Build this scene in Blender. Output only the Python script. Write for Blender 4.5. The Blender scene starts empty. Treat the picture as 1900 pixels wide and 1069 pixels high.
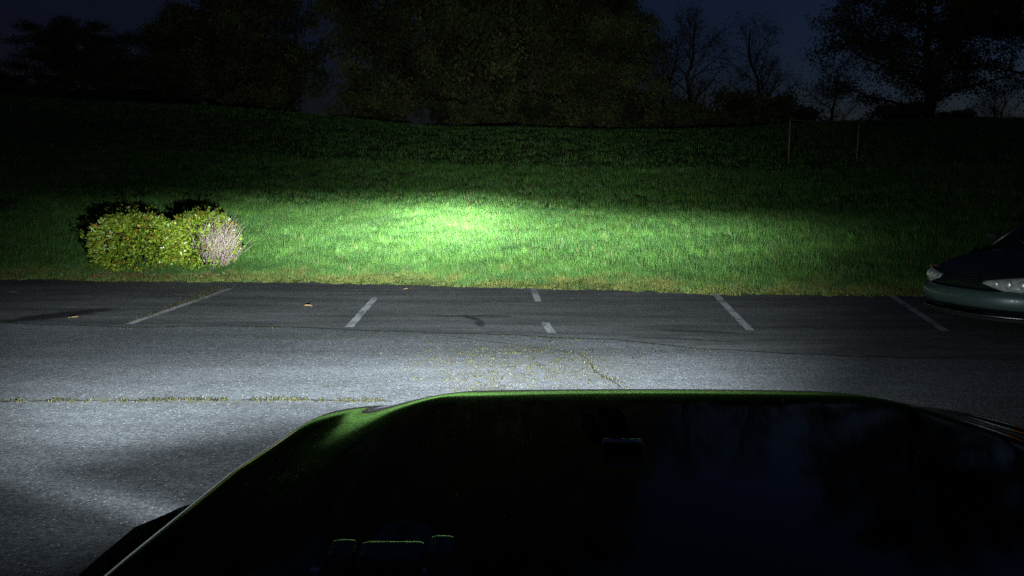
import bpy, bmesh, math, random
import numpy as np
from mathutils import Vector, Matrix
R = math.radians
random.seed(7); rng = np.random.default_rng(7)
sc = bpy.context.scene
col = sc.collection

# ------------------------------------------------------------------ camera, sky, moon, exposure
cam_d = bpy.data.cameras.new('camera'); cam = bpy.data.objects.new('camera', cam_d); col.objects.link(cam)
cam.location = (0, 0, 1.65); cam.rotation_euler = (R(90 - 7.19), 0, 0)
cam_d.sensor_width = 36; cam_d.lens = 27.72; cam_d.clip_start = 0.05; cam_d.clip_end = 5000
sc.camera = cam
SUN_EL, SUN_ROT = -2.0, 62.0
w = bpy.data.worlds.new('World'); sc.world = w; w.use_nodes = True
nt = w.node_tree; nt.nodes.clear()
sky = nt.nodes.new('ShaderNodeTexSky'); sky.sky_type = 'NISHITA'; sky.sun_disc = False
sky.sun_elevation = R(SUN_EL); sky.sun_rotation = R(SUN_ROT); sky.air_density = 1.0; sky.dust_density = 0.6; sky.ozone_density = 3.4
bg = nt.nodes.new('ShaderNodeBackground'); bg.inputs['Strength'].default_value = 0.092
wo = nt.nodes.new('ShaderNodeOutputWorld')
nt.links.new(sky.outputs[0], bg.inputs[0]); nt.links.new(bg.outputs[0], wo.inputs[0])
sd = bpy.data.lights.new('night_sky_light', 'SUN'); sd.energy = 0.001; sd.angle = R(10); sd.color = (0.8, 0.88, 1.0)
so = bpy.data.objects.new('night_sky_light', sd); col.objects.link(so); so.rotation_euler = (R(84), 0, R(180 - SUN_ROT)); so.location = (0, -5, 30)
sc.view_settings.view_transform = 'Standard'; sc.view_settings.look = 'None'
sc.view_settings.exposure = 0.0; sc.view_settings.gamma = 1.0; sc.view_settings.use_curve_mapping = False
sc.render.engine = 'CYCLES'
sc.cycles.max_bounces = 6; sc.cycles.diffuse_bounces = 3; sc.cycles.glossy_bounces = 3; sc.cycles.transparent_max_bounces = 8
sc.cycles.sample_clamp_indirect = 1.0; sc.cycles.sample_clamp_direct = 5.0
sc.cycles.use_denoising = False     # the photograph itself is grainy

# ------------------------------------------------------------------ helpers
def link(name, me, mat=None, parent=None, smooth=False):
    o = bpy.data.objects.new(name, me); col.objects.link(o)
    if mat is not None:
        me.materials.append(mat)
    if parent is not None: o.parent = parent
    if smooth: me.polygons.foreach_set('use_smooth', [True] * len(me.polygons))
    return o
def mesh_of(name, V, F):
    me = bpy.data.meshes.new(name); me.from_pydata([tuple(v) for v in V], [], [tuple(f) for f in F]); me.update(); return me
def bm_obj(name, bm, mat, parent=None, smooth=False):
    bmesh.ops.recalc_face_normals(bm, faces=bm.faces)
    me = bpy.data.meshes.new(name); bm.to_mesh(me); bm.free(); return link(name, me, mat, parent, smooth)
def tag(o, label=None, cat=None, group=None, kind=None):
    if label: o['label'] = label
    if cat: o['category'] = cat
    if group: o['group'] = group
    if kind: o['kind'] = kind
    return o
def empty(name, loc=(0, 0, 0), rz=0.0):
    o = bpy.data.objects.new(name, None); col.objects.link(o); o.location = loc; o.rotation_euler = (0, 0, rz); o.empty_display_size = 0.2
    return o
def add_box(bm, c, s, bev=0.0, rot=None):
    r = bmesh.ops.create_cube(bm, size=1.0)
    vs = r['verts']
    bmesh.ops.scale(bm, vec=s, verts=vs)
    if bev:
        es = list({e for v in vs for e in v.link_edges})
        rb = bmesh.ops.bevel(bm, geom=es, offset=bev, segments=2, affect='EDGES', profile=0.6)
        vs = list({v for f in rb['faces'] for v in f.verts} | {v for v in vs if v.is_valid})
    if rot is not None: bmesh.ops.rotate(bm, cent=(0, 0, 0), matrix=rot, verts=vs)
    bmesh.ops.translate(bm, vec=c, verts=vs)
    return vs
def box(name, c, s, mat, parent, bev=0.004, rot=None):
    bm = bmesh.new(); add_box(bm, c, s, bev, rot); return bm_obj(name, bm, mat, parent)
def tube_arrays(pts, rad, sides=6, cap=True):
    pts = [Vector(p) for p in pts]; V = []; F = []
    up = Vector((0, 0, 1)); prev = None
    for i, p in enumerate(pts):
        d = (pts[min(i + 1, len(pts) - 1)] - pts[max(i - 1, 0)]).normalized()
        a = d.cross(up if abs(d.z) < 0.95 else Vector((1, 0, 0))).normalized() if prev is None else (prev - d * prev.dot(d)).normalized()
        prev = a; b = d.cross(a)
        for k in range(sides):
            t = 2 * math.pi * k / sides
            V.append(p + (a * math.cos(t) + b * math.sin(t)) * rad[i])
    for i in range(len(pts) - 1):
        for k in range(sides):
            k2 = (k + 1) % sides
            F.append((i * sides + k, i * sides + k2, (i + 1) * sides + k2, (i + 1) * sides + k))
    if cap:
        F.append(tuple(range(sides))[::-1]); n = (len(pts) - 1) * sides; F.append(tuple(n + k for k in range(sides)))
    return V, F
class MB:
    def __init__(s): s.V = []; s.F = []
    def add(s, V, F):
        n = len(s.V); s.V += [tuple(v) for v in V]; s.F += [tuple(i + n for i in f) for f in F]; return s
    def tube(s, pts, rad, sides=6, cap=True): return s.add(*tube_arrays(pts, rad, sides, cap))
    def build(s, name, mat, parent=None, smooth=True): return link(name, mesh_of(name, s.V, s.F), mat, parent, smooth)
def tri_mesh(name, V, T, C=None):
    """V (n,3), T (m,3) numpy, C (n,4) vertex colours -> mesh"""
    me = bpy.data.meshes.new(name); n, m = len(V), len(T)
    me.vertices.add(n); me.vertices.foreach_set('co', V.astype(np.float32).ravel())
    me.loops.add(3 * m); me.loops.foreach_set('vertex_index', T.astype(np.int32).ravel())
    me.polygons.add(m); me.polygons.foreach_set('loop_start', np.arange(0, 3 * m, 3, dtype=np.int32))
    me.update(calc_edges=True)
    if C is not None:
        a = me.color_attributes.new('tint', 'FLOAT_COLOR', 'POINT'); a.data.foreach_set('color', C.astype(np.float32).ravel())
    return me
def noise2(x, y, s, seed=0, octs=3):
    g = np.random.default_rng(seed); out = np.zeros_like(np.asarray(x, float)); amp = 1.0; tot = 0
    for o in range(octs):
        for _ in range(5):
            a, ph = g.uniform(0, 2 * math.pi, 2); k = 2 * math.pi / (s * g.uniform(0.7, 1.5))
            out = out + amp * np.sin((x * math.cos(a) + y * math.sin(a)) * k + ph)
        tot += amp * 2.2; amp *= 0.6; s *= 0.45
    return out / tot      # about -1..1

# ---------------- materials
def mat_new(name):
    m = bpy.data.materials.new(name); m.use_nodes = True; t = m.node_tree
    b = t.nodes['Principled BSDF']; return m, t, b
def N(t, typ, **kw):
    n = t.nodes.new(typ)
    for k, v in kw.items(): setattr(n, k, v)
    return n
def plain(name, c, rough=0.5, metal=0.0, coat=0.0, spec=0.5, var=0.15, scale=8.0, bump=0.0, trans=0.0):
    m, t, b = mat_new(name)
    tc = N(t, 'ShaderNodeTexCoord'); no = N(t, 'ShaderNodeTexNoise'); no.inputs['Scale'].default_value = scale; no.inputs['Detail'].default_value = 5
    t.links.new(tc.outputs['Object'], no.inputs['Vector'])
    rp = N(t, 'ShaderNodeMapRange'); rp.inputs['To Min'].default_value = 1 - var; rp.inputs['To Max'].default_value = 1 + var
    t.links.new(no.outputs['Fac'], rp.inputs['Value'])
    mx = N(t, 'ShaderNodeVectorMath', operation='SCALE'); mx.inputs[0].default_value = c[:3]
    t.links.new(rp.outputs[0], mx.inputs['Scale']); t.links.new(mx.outputs[0], b.inputs['Base Color'])
    b.inputs['Roughness'].default_value = rough; b.inputs['Metallic'].default_value = metal
    b.inputs['Coat Weight'].default_value = coat; b.inputs['Coat Roughness'].default_value = 0.04; b.inputs['Specular IOR Level'].default_value = spec
    b.inputs['Transmission Weight'].default_value = trans
    if bump:
        bp = N(t, 'ShaderNodeBump'); bp.inputs['Strength'].default_value = bump; bp.inputs['Distance'].default_value = 0.01
        t.links.new(no.outputs['Fac'], bp.inputs['Height']); t.links.new(bp.outputs[0], b.inputs['Normal'])
    return m
def leafy(name, rough=0.55, trans=0.35, spec=0.3):
    m, t, b = mat_new(name)
    at = N(t, 'ShaderNodeAttribute'); at.attribute_name = 'tint'
    b.inputs['Roughness'].default_value = rough; b.inputs['Specular IOR Level'].default_value = spec
    t.links.new(at.outputs['Color'], b.inputs['Base Color'])
    tr = N(t, 'ShaderNodeBsdfTranslucent'); t.links.new(at.outputs['Color'], tr.inputs['Color'])
    mx = N(t, 'ShaderNodeMixShader'); mx.inputs[0].default_value = trans
    t.links.new(b.outputs[0], mx.inputs[1]); t.links.new(tr.outputs[0], mx.inputs[2])
    t.links.new(mx.outputs[0], t.nodes['Material Output'].inputs['Surface'])
    return m
def ell(t, pos, cx, cy, rx, ry, wob, wamp=0.6, ang=0.0):
    """0..1 mask of one stain of its own shape, in metres on the ground"""
    mp = N(t, 'ShaderNodeMapping'); mp.vector_type = 'TEXTURE'
    mp.inputs['Location'].default_value = (cx, cy, 0); mp.inputs['Scale'].default_value = (rx, ry, 1); mp.inputs['Rotation'].default_value = (0, 0, ang)
    t.links.new(pos, mp.inputs['Vector'])
    ln = N(t, 'ShaderNodeVectorMath', operation='LENGTH'); t.links.new(mp.outputs[0], ln.inputs[0])
    ad = N(t, 'ShaderNodeMath', operation='MULTIPLY_ADD'); t.links.new(wob, ad.inputs[0]); ad.inputs[1].default_value = wamp * 2; t.links.new(ln.outputs['Value'], ad.inputs[2])
    mr = N(t, 'ShaderNodeMapRange', interpolation_type='SMOOTHSTEP'); mr.inputs['From Min'].default_value = 1.25 + wamp; mr.inputs['From Max'].default_value = 0.55 + wamp
    t.links.new(ad.outputs[0], mr.inputs['Value']); return mr.outputs[0]
def asphalt(name, base, grain, specks, stains=(), streak=0.25, moss=None, bump=0.5):
    m, t, b = mat_new(name)
    tc = N(t, 'ShaderNodeTexCoord'); pos = tc.outputs['Object']
    def noise(scale, det=4, vec=pos, rough=0.6):
        n = N(t, 'ShaderNodeTexNoise'); n.inputs['Scale'].default_value = scale; n.inputs['Detail'].default_value = det; n.inputs['Roughness'].default_value = rough
        t.links.new(vec, n.inputs['Vector']); return n.outputs['Fac']
    def rng_(v, a, c, lo, hi):
        r = N(t, 'ShaderNodeMapRange'); t.links.new(v, r.inputs['Value'])
        for k, x in zip(('From Min', 'From Max', 'To Min', 'To Max'), (a, c, lo, hi)): r.inputs[k].default_value = x
        return r.outputs[0]
    def mul(a, c):
        n = N(t, 'ShaderNodeMath', operation='MULTIPLY'); t.links.new(a, n.inputs[0])
        if hasattr(c, 'links'): t.links.new(c, n.inputs[1])
        else: n.inputs[1].default_value = c
        return n.outputs[0]
    fine = noise(95, 3, rough=0.8); mid = noise(6, 5); big = noise(0.7, 4)
    mp = N(t, 'ShaderNodeMapping'); mp.inputs['Scale'].default_value = (0.35, 2.2, 1); t.links.new(pos, mp.inputs['Vector'])
    st = noise(1.2, 6, mp.outputs[0])
    vo = N(t, 'ShaderNodeTexVoronoi'); vo.inputs['Scale'].default_value = 62; t.links.new(pos, vo.inputs['Vector'])
    sep = N(t, 'ShaderNodeSeparateColor'); t.links.new(vo.outputs['Color'], sep.inputs[0])
    k = mul(rng_(fine, 0.3, 0.7, 1 - grain, 1 + grain), rng_(mid, 0.3, 0.7, 0.88, 1.12))
    k = mul(k, rng_(big, 0.3, 0.7, 0.86, 1.14)); k = mul(k, rng_(st, 0.35, 0.7, 1 - streak, 1 + streak))
    k = mul(k, rng_(sep.outputs[0], 0.0, 1.0, 1 - grain * 0.9, 1 + grain * 0.9))
    wob = noise(6, 6)
    wc = N(t, 'ShaderNodeMath', operation='SUBTRACT'); t.links.new(wob, wc.inputs[0]); wc.inputs[1].default_value = 0.0
    for (cx, cy, rx, ry, dark, ang) in stains:
        mk = ell(t, pos, cx, cy, rx, ry, wc.outputs[0], 0.55, ang); k = mul(k, rng_(mk, 0, 1, 1, dark))
    vm = N(t, 'ShaderNodeVectorMath', operation='SCALE'); vm.inputs[0].default_value = base; t.links.new(k, vm.inputs['Scale'])
    cur = vm.outputs[0]
    if moss:
        for (cx, cy, rx, ry, c, amt) in moss:
            mk = mul(ell(t, pos, cx, cy, rx, ry, wc.outputs[0], 0.5), rng_(noise(9, 5), 0.47, 0.62, 0, amt))
            x = N(t, 'ShaderNodeMix', data_type='RGBA'); t.links.new(mk, x.inputs[0]); t.links.new(cur, x.inputs[6]); x.inputs[7].default_value = (*c, 1); cur = x.outputs[2]
    # pale stones in the aggregate
    sp = rng_(sep.outputs[1], 1 - specks, 1 - specks * 0.5, 0, 1); dd = rng_(vo.outputs['Distance'], 0.45, 0.2, 0, 1)
    x = N(t, 'ShaderNodeMix', data_type='RGBA'); t.links.new(mul(sp, dd), x.inputs[0]); t.links.new(cur, x.inputs[6]); x.inputs[7].default_value = (0.5, 0.5, 0.48, 1)
    t.links.new(x.outputs[2], b.inputs['Base Color'])
    b.inputs['Roughness'].default_value = 0.85; b.inputs['Specular IOR Level'].default_value = 0.25
    bp = N(t, 'ShaderNodeBump'); bp.inputs['Strength'].default_value = bump; bp.inputs['Distance'].default_value = 0.006
    sm = N(t, 'ShaderNodeMath', operation='SUBTRACT'); t.links.new(fine, sm.inputs[0]); t.links.new(vo.outputs['Distance'], sm.inputs[1])
    t.links.new(sm.outputs[0], bp.inputs['Height']); t.links.new(bp.outputs[0], b.inputs['Normal'])
    return m

M = {}
M['lot'] = asphalt('worn_asphalt', (0.113, 0.121, 0.126), 0.44, 0.06, stains=[(-0.2, 7.9, 2.4, 0.35, 0.72, 0.0)], streak=0.16,
                   moss=[(-3.6, 6.02, 3.2, 0.07, (0.10, 0.10, 0.035), 0.8), (0.1, 7.3, 1.1, 1.1, (0.12, 0.11, 0.035), 0.5), (-2.6, 8.75, 3.6, 0.25, (0.06, 0.075, 0.02), 0.45)])
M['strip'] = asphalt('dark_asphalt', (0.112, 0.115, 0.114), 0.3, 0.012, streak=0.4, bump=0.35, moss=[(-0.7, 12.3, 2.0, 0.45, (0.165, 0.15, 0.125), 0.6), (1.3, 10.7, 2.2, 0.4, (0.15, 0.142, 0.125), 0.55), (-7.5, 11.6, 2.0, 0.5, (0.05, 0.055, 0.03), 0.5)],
                     stains=[(-5.95, 10.2, 0.75, 0.26, 0.10, 0.95), (-0.52, 10.15, 0.52, 0.09, 0.3, 0.1), (-0.50, 9.95, 0.075, 0.24, 0.25, 0.5), (-0.40, 9.55, 0.07, 0.24, 0.3, 0.1), (-0.20, 10.05, 0.22, 0.05, 0.45, 0.2),
                             (-1.0, 10.2, 0.35, 0.05, 0.55, 0), (2.2, 9.0, 0.5, 0.10, 0.45, -0.2), (1.9, 8.55, 0.6, 0.07, 0.5, -0.3)])
def worn_paint():
    m, t, b = mat_new('worn_line_paint'); tc = N(t, 'ShaderNodeTexCoord')
    n1 = N(t, 'ShaderNodeTexNoise'); n1.inputs['Scale'].default_value = 16; n1.inputs['Detail'].default_value = 8; n1.inputs['Roughness'].default_value = 0.75; t.links.new(tc.outputs['Object'], n1.inputs['Vector'])
    n2 = N(t, 'ShaderNodeTexNoise'); n2.inputs['Scale'].default_value = 1.6; t.links.new(tc.outputs['Object'], n2.inputs['Vector'])
    ad = N(t, 'ShaderNodeMath', operation='MULTIPLY_ADD'); t.links.new(n2.outputs['Fac'], ad.inputs[0]); ad.inputs[1].default_value = 0.55; t.links.new(n1.outputs['Fac'], ad.inputs[2])
    r = N(t, 'ShaderNodeMapRange'); r.inputs['From Min'].default_value = 0.74; r.inputs['From Max'].default_value = 0.92; t.links.new(ad.outputs[0], r.inputs['Value'])
    x = N(t, 'ShaderNodeMix', data_type='RGBA'); t.links.new(r.outputs[0], x.inputs[0]); x.inputs[6].default_value = (0.46, 0.475, 0.465, 1); x.inputs[7].default_value = (0.095, 0.097, 0.096, 1)
    t.links.new(x.outputs[2], b.inputs['Base Color']); b.inputs['Roughness'].default_value = 0.85; b.inputs['Specular IOR Level'].default_value = 0.25
    return m
M['paint'] = worn_paint()
M['tar'] = plain('crack_filler', (0.018, 0.018, 0.018), 0.7, var=0.3, scale=6)
M['soil'] = plain('lawn_soil', (0.06, 0.085, 0.022), 0.95, spec=0.1, var=0.5, scale=3, bump=0.5)
M['grass'] = leafy('grass_blade', 0.5, 0.35, 0.25)
M['leaf'] = leafy('shrub_leaf', 0.32, 0.25, 0.5)
M['tree_leaf'] = leafy('tree_leaf', 0.6, 0.25, 0.2)
M['bark'] = plain('bark', (0.06, 0.05, 0.042), 0.9, spec=0.1, var=0.4, scale=5, bump=0.8)
M['twig'] = plain('bare_twig', (0.28, 0.22, 0.18), 0.85, spec=0.2, var=0.35, scale=9)
M['dry_leaf'] = plain('dry_leaf', (0.42, 0.27, 0.13), 0.7, var=0.3, scale=30)

# ------------------------------------------------------------------ the ground
EX = [-400, -40, -9.461, -7.445, -5.96, -4.6, -3.771, -2.336, 0, 2.177, 3.208, 4.62, 6.205, 6.964, 40, 400]
EY = [15.5, 15.5, 14.477, 14.05, 13.967, 13.9, 13.85, 13.569, 13.048, 12.631, 12.24, 12.177, 11.993, 11.872, 10, 10]
CX = [-600, -60, -25, -20, -14, -8.3, -4, 0, 8, 13.7, 19, 25, 60, 600]
CZ = [6.8, 6.8, 6.6, 6.2, 6.0, 5.4, 4.95, 4.9, 4.75, 5.05, 5.4, 5.4, 5.4, 5.4]
def edge(x):
    x = np.asarray(x, float); return np.interp(x, EX, EY) + 0.09 * noise2(x, x * 0, 1.3, 3) + 0.05 * noise2(x, x * 0, 0.3, 4)
def Z(x, y):
    x = np.asarray(x, float); y = np.asarray(y, float); e = np.interp(x, EX, EY)
    t = np.clip((y - e) / (40 - e), 0, 1); zc = np.interp(x, CX, CZ)
    z = zc * (t ** 1.12) * (1 - 0.06 * np.clip((t - 0.8) / 0.2, 0, 1) ** 2 + 0.0) + 0.05 * noise2(x, y, 5.0, 11) * np.clip((y - e) / 3, 0, 1)
    z = z - np.clip(y - 40, 0, 45) * 0.035
    z = z + 3.6 * np.exp(-((y - 62) / 9.0) ** 2) * np.clip((-x - 16) / 10, 0, 1)
    return z + 0.025 * np.clip((y - e) / 0.15, 0, 1)
def sheet(name, xs, rows, zf, mat):
    nx, ny = len(xs), len(rows[0]); V = []; F = []
    for i, x in enumerate(xs):
        for j in range(ny): V.append((x, rows[i][j], float(zf(x, rows[i][j]))))
    for i in range(nx - 1):
        for j in range(ny - 1): F.append((i * ny + j, (i + 1) * ny + j, (i + 1) * ny + j + 1, i * ny + j + 1))
    return link(name, mesh_of(name, V, F), mat, None, True)
xs = np.concatenate([[-600, -300, -160, -100, -70, -50], np.arange(-40, -16, 1.5), np.arange(-16, 16, 0.25), np.arange(16, 41, 1.5), [50, 70, 100, 160, 300, 600]])
so_ = np.concatenate([np.arange(0, 3, 0.15), np.arange(3, 12, 0.4), np.arange(12, 34, 0.9), [36, 40, 46, 54, 65, 80, 110, 160, 260, 450, 900, 1800]])
lawn = sheet('lawn', xs, [edge(x) + so_ - 0.03 for x in xs], Z, M['soil']); tag(lawn, kind='structure')
lot = sheet('parking_lot', [-300, -60, -20, 0, 20, 60, 300], [[-60, -10, 5, 17.5]] * 7, lambda x, y: 0.0, M['lot']); tag(lot, kind='structure')
SX = [-60, -20, -6.32, -5.434, -4.577, -3.615, -2.643, -1.917, -0.931, 0.302, 1.179, 1.953, 2.754, 4.2, 7, 12, 60]
SY = [9.8, 9.7, 9.601, 9.447, 9.297, 9.40, 9.297, 9.12, 8.942, 8.71, 8.488, 8.021, 7.754, 7.55, 7.4, 7.2, 7.0]
sx = np.concatenate([[-60, -30, -15], np.arange(-10, 12, 0.2), [15, 30, 60]])
def seam(x): return np.interp(x, SX, SY) + 0.035 * noise2(np.asarray(x, float), 0 * np.asarray(x, float), 0.9, 21)
strip = sheet('resurfaced_asphalt_strip', sx, [np.linspace(float(seam(x)), 17, 6) for x in sx], lambda x, y: 0.004, M['strip']); tag(strip, kind='structure')

def ribbon(name, pts, wid, z, mat, parent, jit=0.0, seed=1):
    g = np.random.default_rng(seed); P = [Vector((p[0], p[1], 0)) for p in pts]; V = []; F = []
    for i, p in enumerate(P):
        d = (P[min(i + 1, len(P) - 1)] - P[max(0, i - 1)]).normalized(); n = Vector((-d.y, d.x, 0)); h = wid / 2
        V.append((*(p + n * (h + g.uniform(-jit, jit)))[:2], z)); V.append((*(p - n * (h + g.uniform(-jit, jit)))[:2], z))
    for i in range(len(P) - 1): F.append((2 * i, 2 * i + 1, 2 * i + 3, 2 * i + 2))
    return link(name, mesh_of(name, V, F), mat, parent)
def lerp_pts(a, b, n): return [(a[0] + (b[0] - a[0]) * i / n, a[1] + (b[1] - a[1]) * i / n) for i in range(n + 1)]
for k, (a, b, wd) in enumerate([((-4.669, 12.95), (-4.686, 9.50), .10), ((-2.083, 11.93), (-1.947, 9.30), .10), ((0.358, 13.0), (0.382, 11.45), .10), ((0.412, 9.62), (0.457, 8.90), .10),
                                ((3.19, 12.3), (2.784, 9.08), .10), ((5.862, 12.05), (5.052, 9.05), .10), ((-8.1, 12.6), (-7.7, 12.35), .07)]):
    ribbon('parking_line', lerp_pts(a, b, 26), wd, 0.008, M['paint'], strip, 0.008, k)
cx_ = np.arange(-9, 5, 0.07)
ribbon('crack', [(x, float(seam(x)) - 0.012 + 0.01 * math.sin(9 * x)) for x in cx_], 0.035, 0.0075, M['tar'], lot, 0.011, 31)
ribbon('crack', [(x, 6.02 + 0.018 * math.sin(2.2 * x) + 0.012 * math.sin(7 * x + 1)) for x in np.arange(-7, -0.9, 0.06)], 0.024, 0.003, M['tar'], lot, 0.011, 32)
ribbon('crack', [(-0.95 + 0.1 * math.sin(5 * t), 8.9 - t) for t in np.arange(0, 0.01, .01)] + [(0.66 + 0.16 * t + 0.03 * math.sin(6 * t), 7.8 - t) for t in np.arange(0, 1.9, 0.06)], 0.012, 0.003, M['tar'], lot, 0.006, 33)

# ------------------------------------------------------------------ grass (uncountable)
def blades(name, P, H, W, C, lean=0.5, ta=None, g=rng):
    n = len(P); az = g.uniform(0, 2 * math.pi, n) if ta is None else ta + g.normal(0, 0.9, n); fa = g.uniform(0, 2 * math.pi, n)
    side = np.stack([np.cos(fa), np.sin(fa), 0 * fa], 1) * (W / 2)[:, None]
    ld = np.stack([np.cos(az), np.sin(az), 0 * az], 1); l = (g.uniform(0.05, 1, n) ** 1.3 * lean * H)[:, None]
    up = np.array([0, 0, 1.0])[None] * H[:, None]
    base = P - np.array([0, 0, 0.02])
    mid = P + ld * l * 0.35 + up * 0.55; tip = P + ld * l + up * (1 - 0.25 * (l / H[:, None]))
    V = np.stack([base - side, base + side, mid - side * 0.75, mid + side * 0.75, tip], 1).reshape(-1, 3)
    T = (np.array([[0, 1, 3], [0, 3, 2], [2, 3, 4]])[None] + (np.arange(n) * 5)[:, None, None]).reshape(-1, 3)
    CC = np.repeat(np.concatenate([C, np.ones((n, 1))], 1), 5, 0)
    return tri_mesh(name, V, T, CC)
def scatter(n, x0, x1, f0, f1):
    x = rng.uniform(x0, x1, n); f = rng.uniform(f0, f1, n); return x, edge(x) + f, f
def grass_zone(n, x0, x1, f0, f1, hs, ws, tuft=9, sp=0.035):
    nt_ = n // tuft
    x, y, f = scatter(nt_, x0, x1, f0, f1)
    keep = np.abs(x) < 0.74 * y + 1.5; x, y, f = x[keep], y[keep], f[keep]
    clump = noise2(x, y, 0.45, 41, 3); patch = np.clip(0.7 * noise2(x, y, 2.4, 42, 3) + 0.75 * noise2(x, y, 0.9, 43, 2), -1, 1)
    th = rng.uniform(0.6, 1.35, len(x)) * (1 + 0.45 * clump) * (1 + 0.35 * patch); tc_ = rng.uniform(0, 1, len(x)); ta = rng.uniform(0, 2 * math.pi, len(x)); tb = rng.uniform(0.82, 1.15, len(x)) * (1 + 0.22 * noise2(x, y, 1.3, 46, 2))
    dead = rng.uniform(0, 1, len(x)) < 0.02
    rp = lambda v: np.repeat(v, tuft)
    x, y, patch, th, tc_, ta, tb, dead = map(rp, (x, y, patch, th, tc_, ta, tb, dead)); m = len(x)
    x = x + rng.normal(0, sp, m); y = y + rng.normal(0, sp, m); f = y - edge(x)
    k = f > -0.03 - 0.13 * np.clip(noise2(x, y, 0.5, 47), 0, 1); x, y, f, patch, th, tc_, ta, tb, dead = [v[k] for v in (x, y, f, patch, th, tc_, ta, tb, dead)]; m = len(x)
    mow = np.clip((0.72 + 0.42 * patch + 0.25 * noise2(x, y, 0.8, 45) - f) / 0.45, 0, 1)
    Hh = hs * rng.uniform(0.6, 1.15, m) * th * (1 - 0.70 * mow)
    P = np.stack([x, y, Z(x, y)], 1)
    g1 = np.array([0.074, 0.190, 0.032]); g2 = np.array([0.125, 0.222, 0.040]); g3 = np.array([0.050, 0.155, 0.036]); dry = np.array([0.19, 0.205, 0.050])
    a = np.clip(0.5 + 0.9 * patch, 0, 1)[:, None]; r = tc_[:, None]
    C = g3 * (1 - a) + g1 * a; C = C * (1 - 0.6 * r) + g2 * 0.6 * r
    dm = np.clip(mow[:, None] * (0.80 + 0.35 * noise2(x, y, 0.7, 44)[:, None]), 0, 1); C = C * (1 - dm) + dry * dm
    C = np.where(dead[:, None], np.array([0.20, 0.19, 0.075]), C)
    C = C * tb[:, None] * rng.uniform(0.85, 1.15, (m, 1))
    return P, np.maximum(Hh, 0.015), ws * rng.uniform(0.7, 1.3, m), C, ta
zones = [grass_zone(110000, -12, 10, -0.14, 1.3, 0.13, 0.006, 6), grass_zone(380000, -13, 11, 0.4, 7, 0.15, 0.0068, 10, 0.04), grass_zone(120000, -17, 16, 6.5, 14, 0.14, 0.012, 8, 0.06), grass_zone(110000, -30, 32, 13, 29, 0.11, 0.020, 5, 0.12)]
P, Hh, Ww, C, TA = [np.concatenate([z[i] for z in zones]) for i in range(5)]
gr = link('grass', blades('grass', P, Hh, Ww, C, 0.7, TA), M['grass']); tag(gr, 'long green grass covering the rising bank, mown short at the asphalt edge', 'grass', kind='stuff')

# weeds in the asphalt joints
wp = []
for x in rng.uniform(-6.5, -1.0, 2300):
    if noise2(np.array([x]), np.array([0.0]), 0.6, 51)[0] > -0.15: wp.append((x, 6.02 + 0.018 * math.sin(2.2 * x) + 0.012 * math.sin(7 * x + 1) + rng.normal(0, 0.028)))
for x in rng.uniform(-5, 2.2, 900):
    if noise2(np.array([x]), np.array([0.0]), 0.8, 52)[0] > 0.0: wp.append((x, float(seam(x)) - 0.05 + rng.normal(0, 0.03)))
for _ in range(190):
    c = (rng.normal(0.05, 0.55), rng.uniform(5.6, 8.4))
    for _ in range(rng.integers(4, 14)): wp.append((c[0] + rng.normal(0, 0.03), c[1] + rng.normal(0, 0.018)))
for t in rng.uniform(0, 1.9, 260): wp.append((0.66 + 0.16 * t + 0.03 * math.sin(6 * t) + rng.normal(0, 0.05), 7.8 - t))
for t in 3.6 * rng.uniform(0, 1, 1500) ** 0.6: wp.append((-4.70 - 0.05 - 0.12 * max(0, t - 2.2) + rng.normal(0, 0.05 + 0.14 * (t / 3.6) ** 3), 9.5 + t))
wp = np.array([(x, y, 0.006) for x, y in wp]); n = len(wp)
wc = np.array([0.048, 0.052, 0.018])[None] * rng.uniform(0.5, 1.3, (n, 1)) + rng.uniform(0, 1, (n, 1)) ** 3 * np.array([0.06, 0.042, 0.02])[None]
we = link('weeds', blades('weeds', wp, rng.uniform(0.006, 0.022, n), rng.uniform(0.003, 0.008, n), wc, 2.2), M['grass']); tag(we, 'low olive weeds growing from the cracks in the asphalt', 'weeds', kind='stuff')

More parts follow.
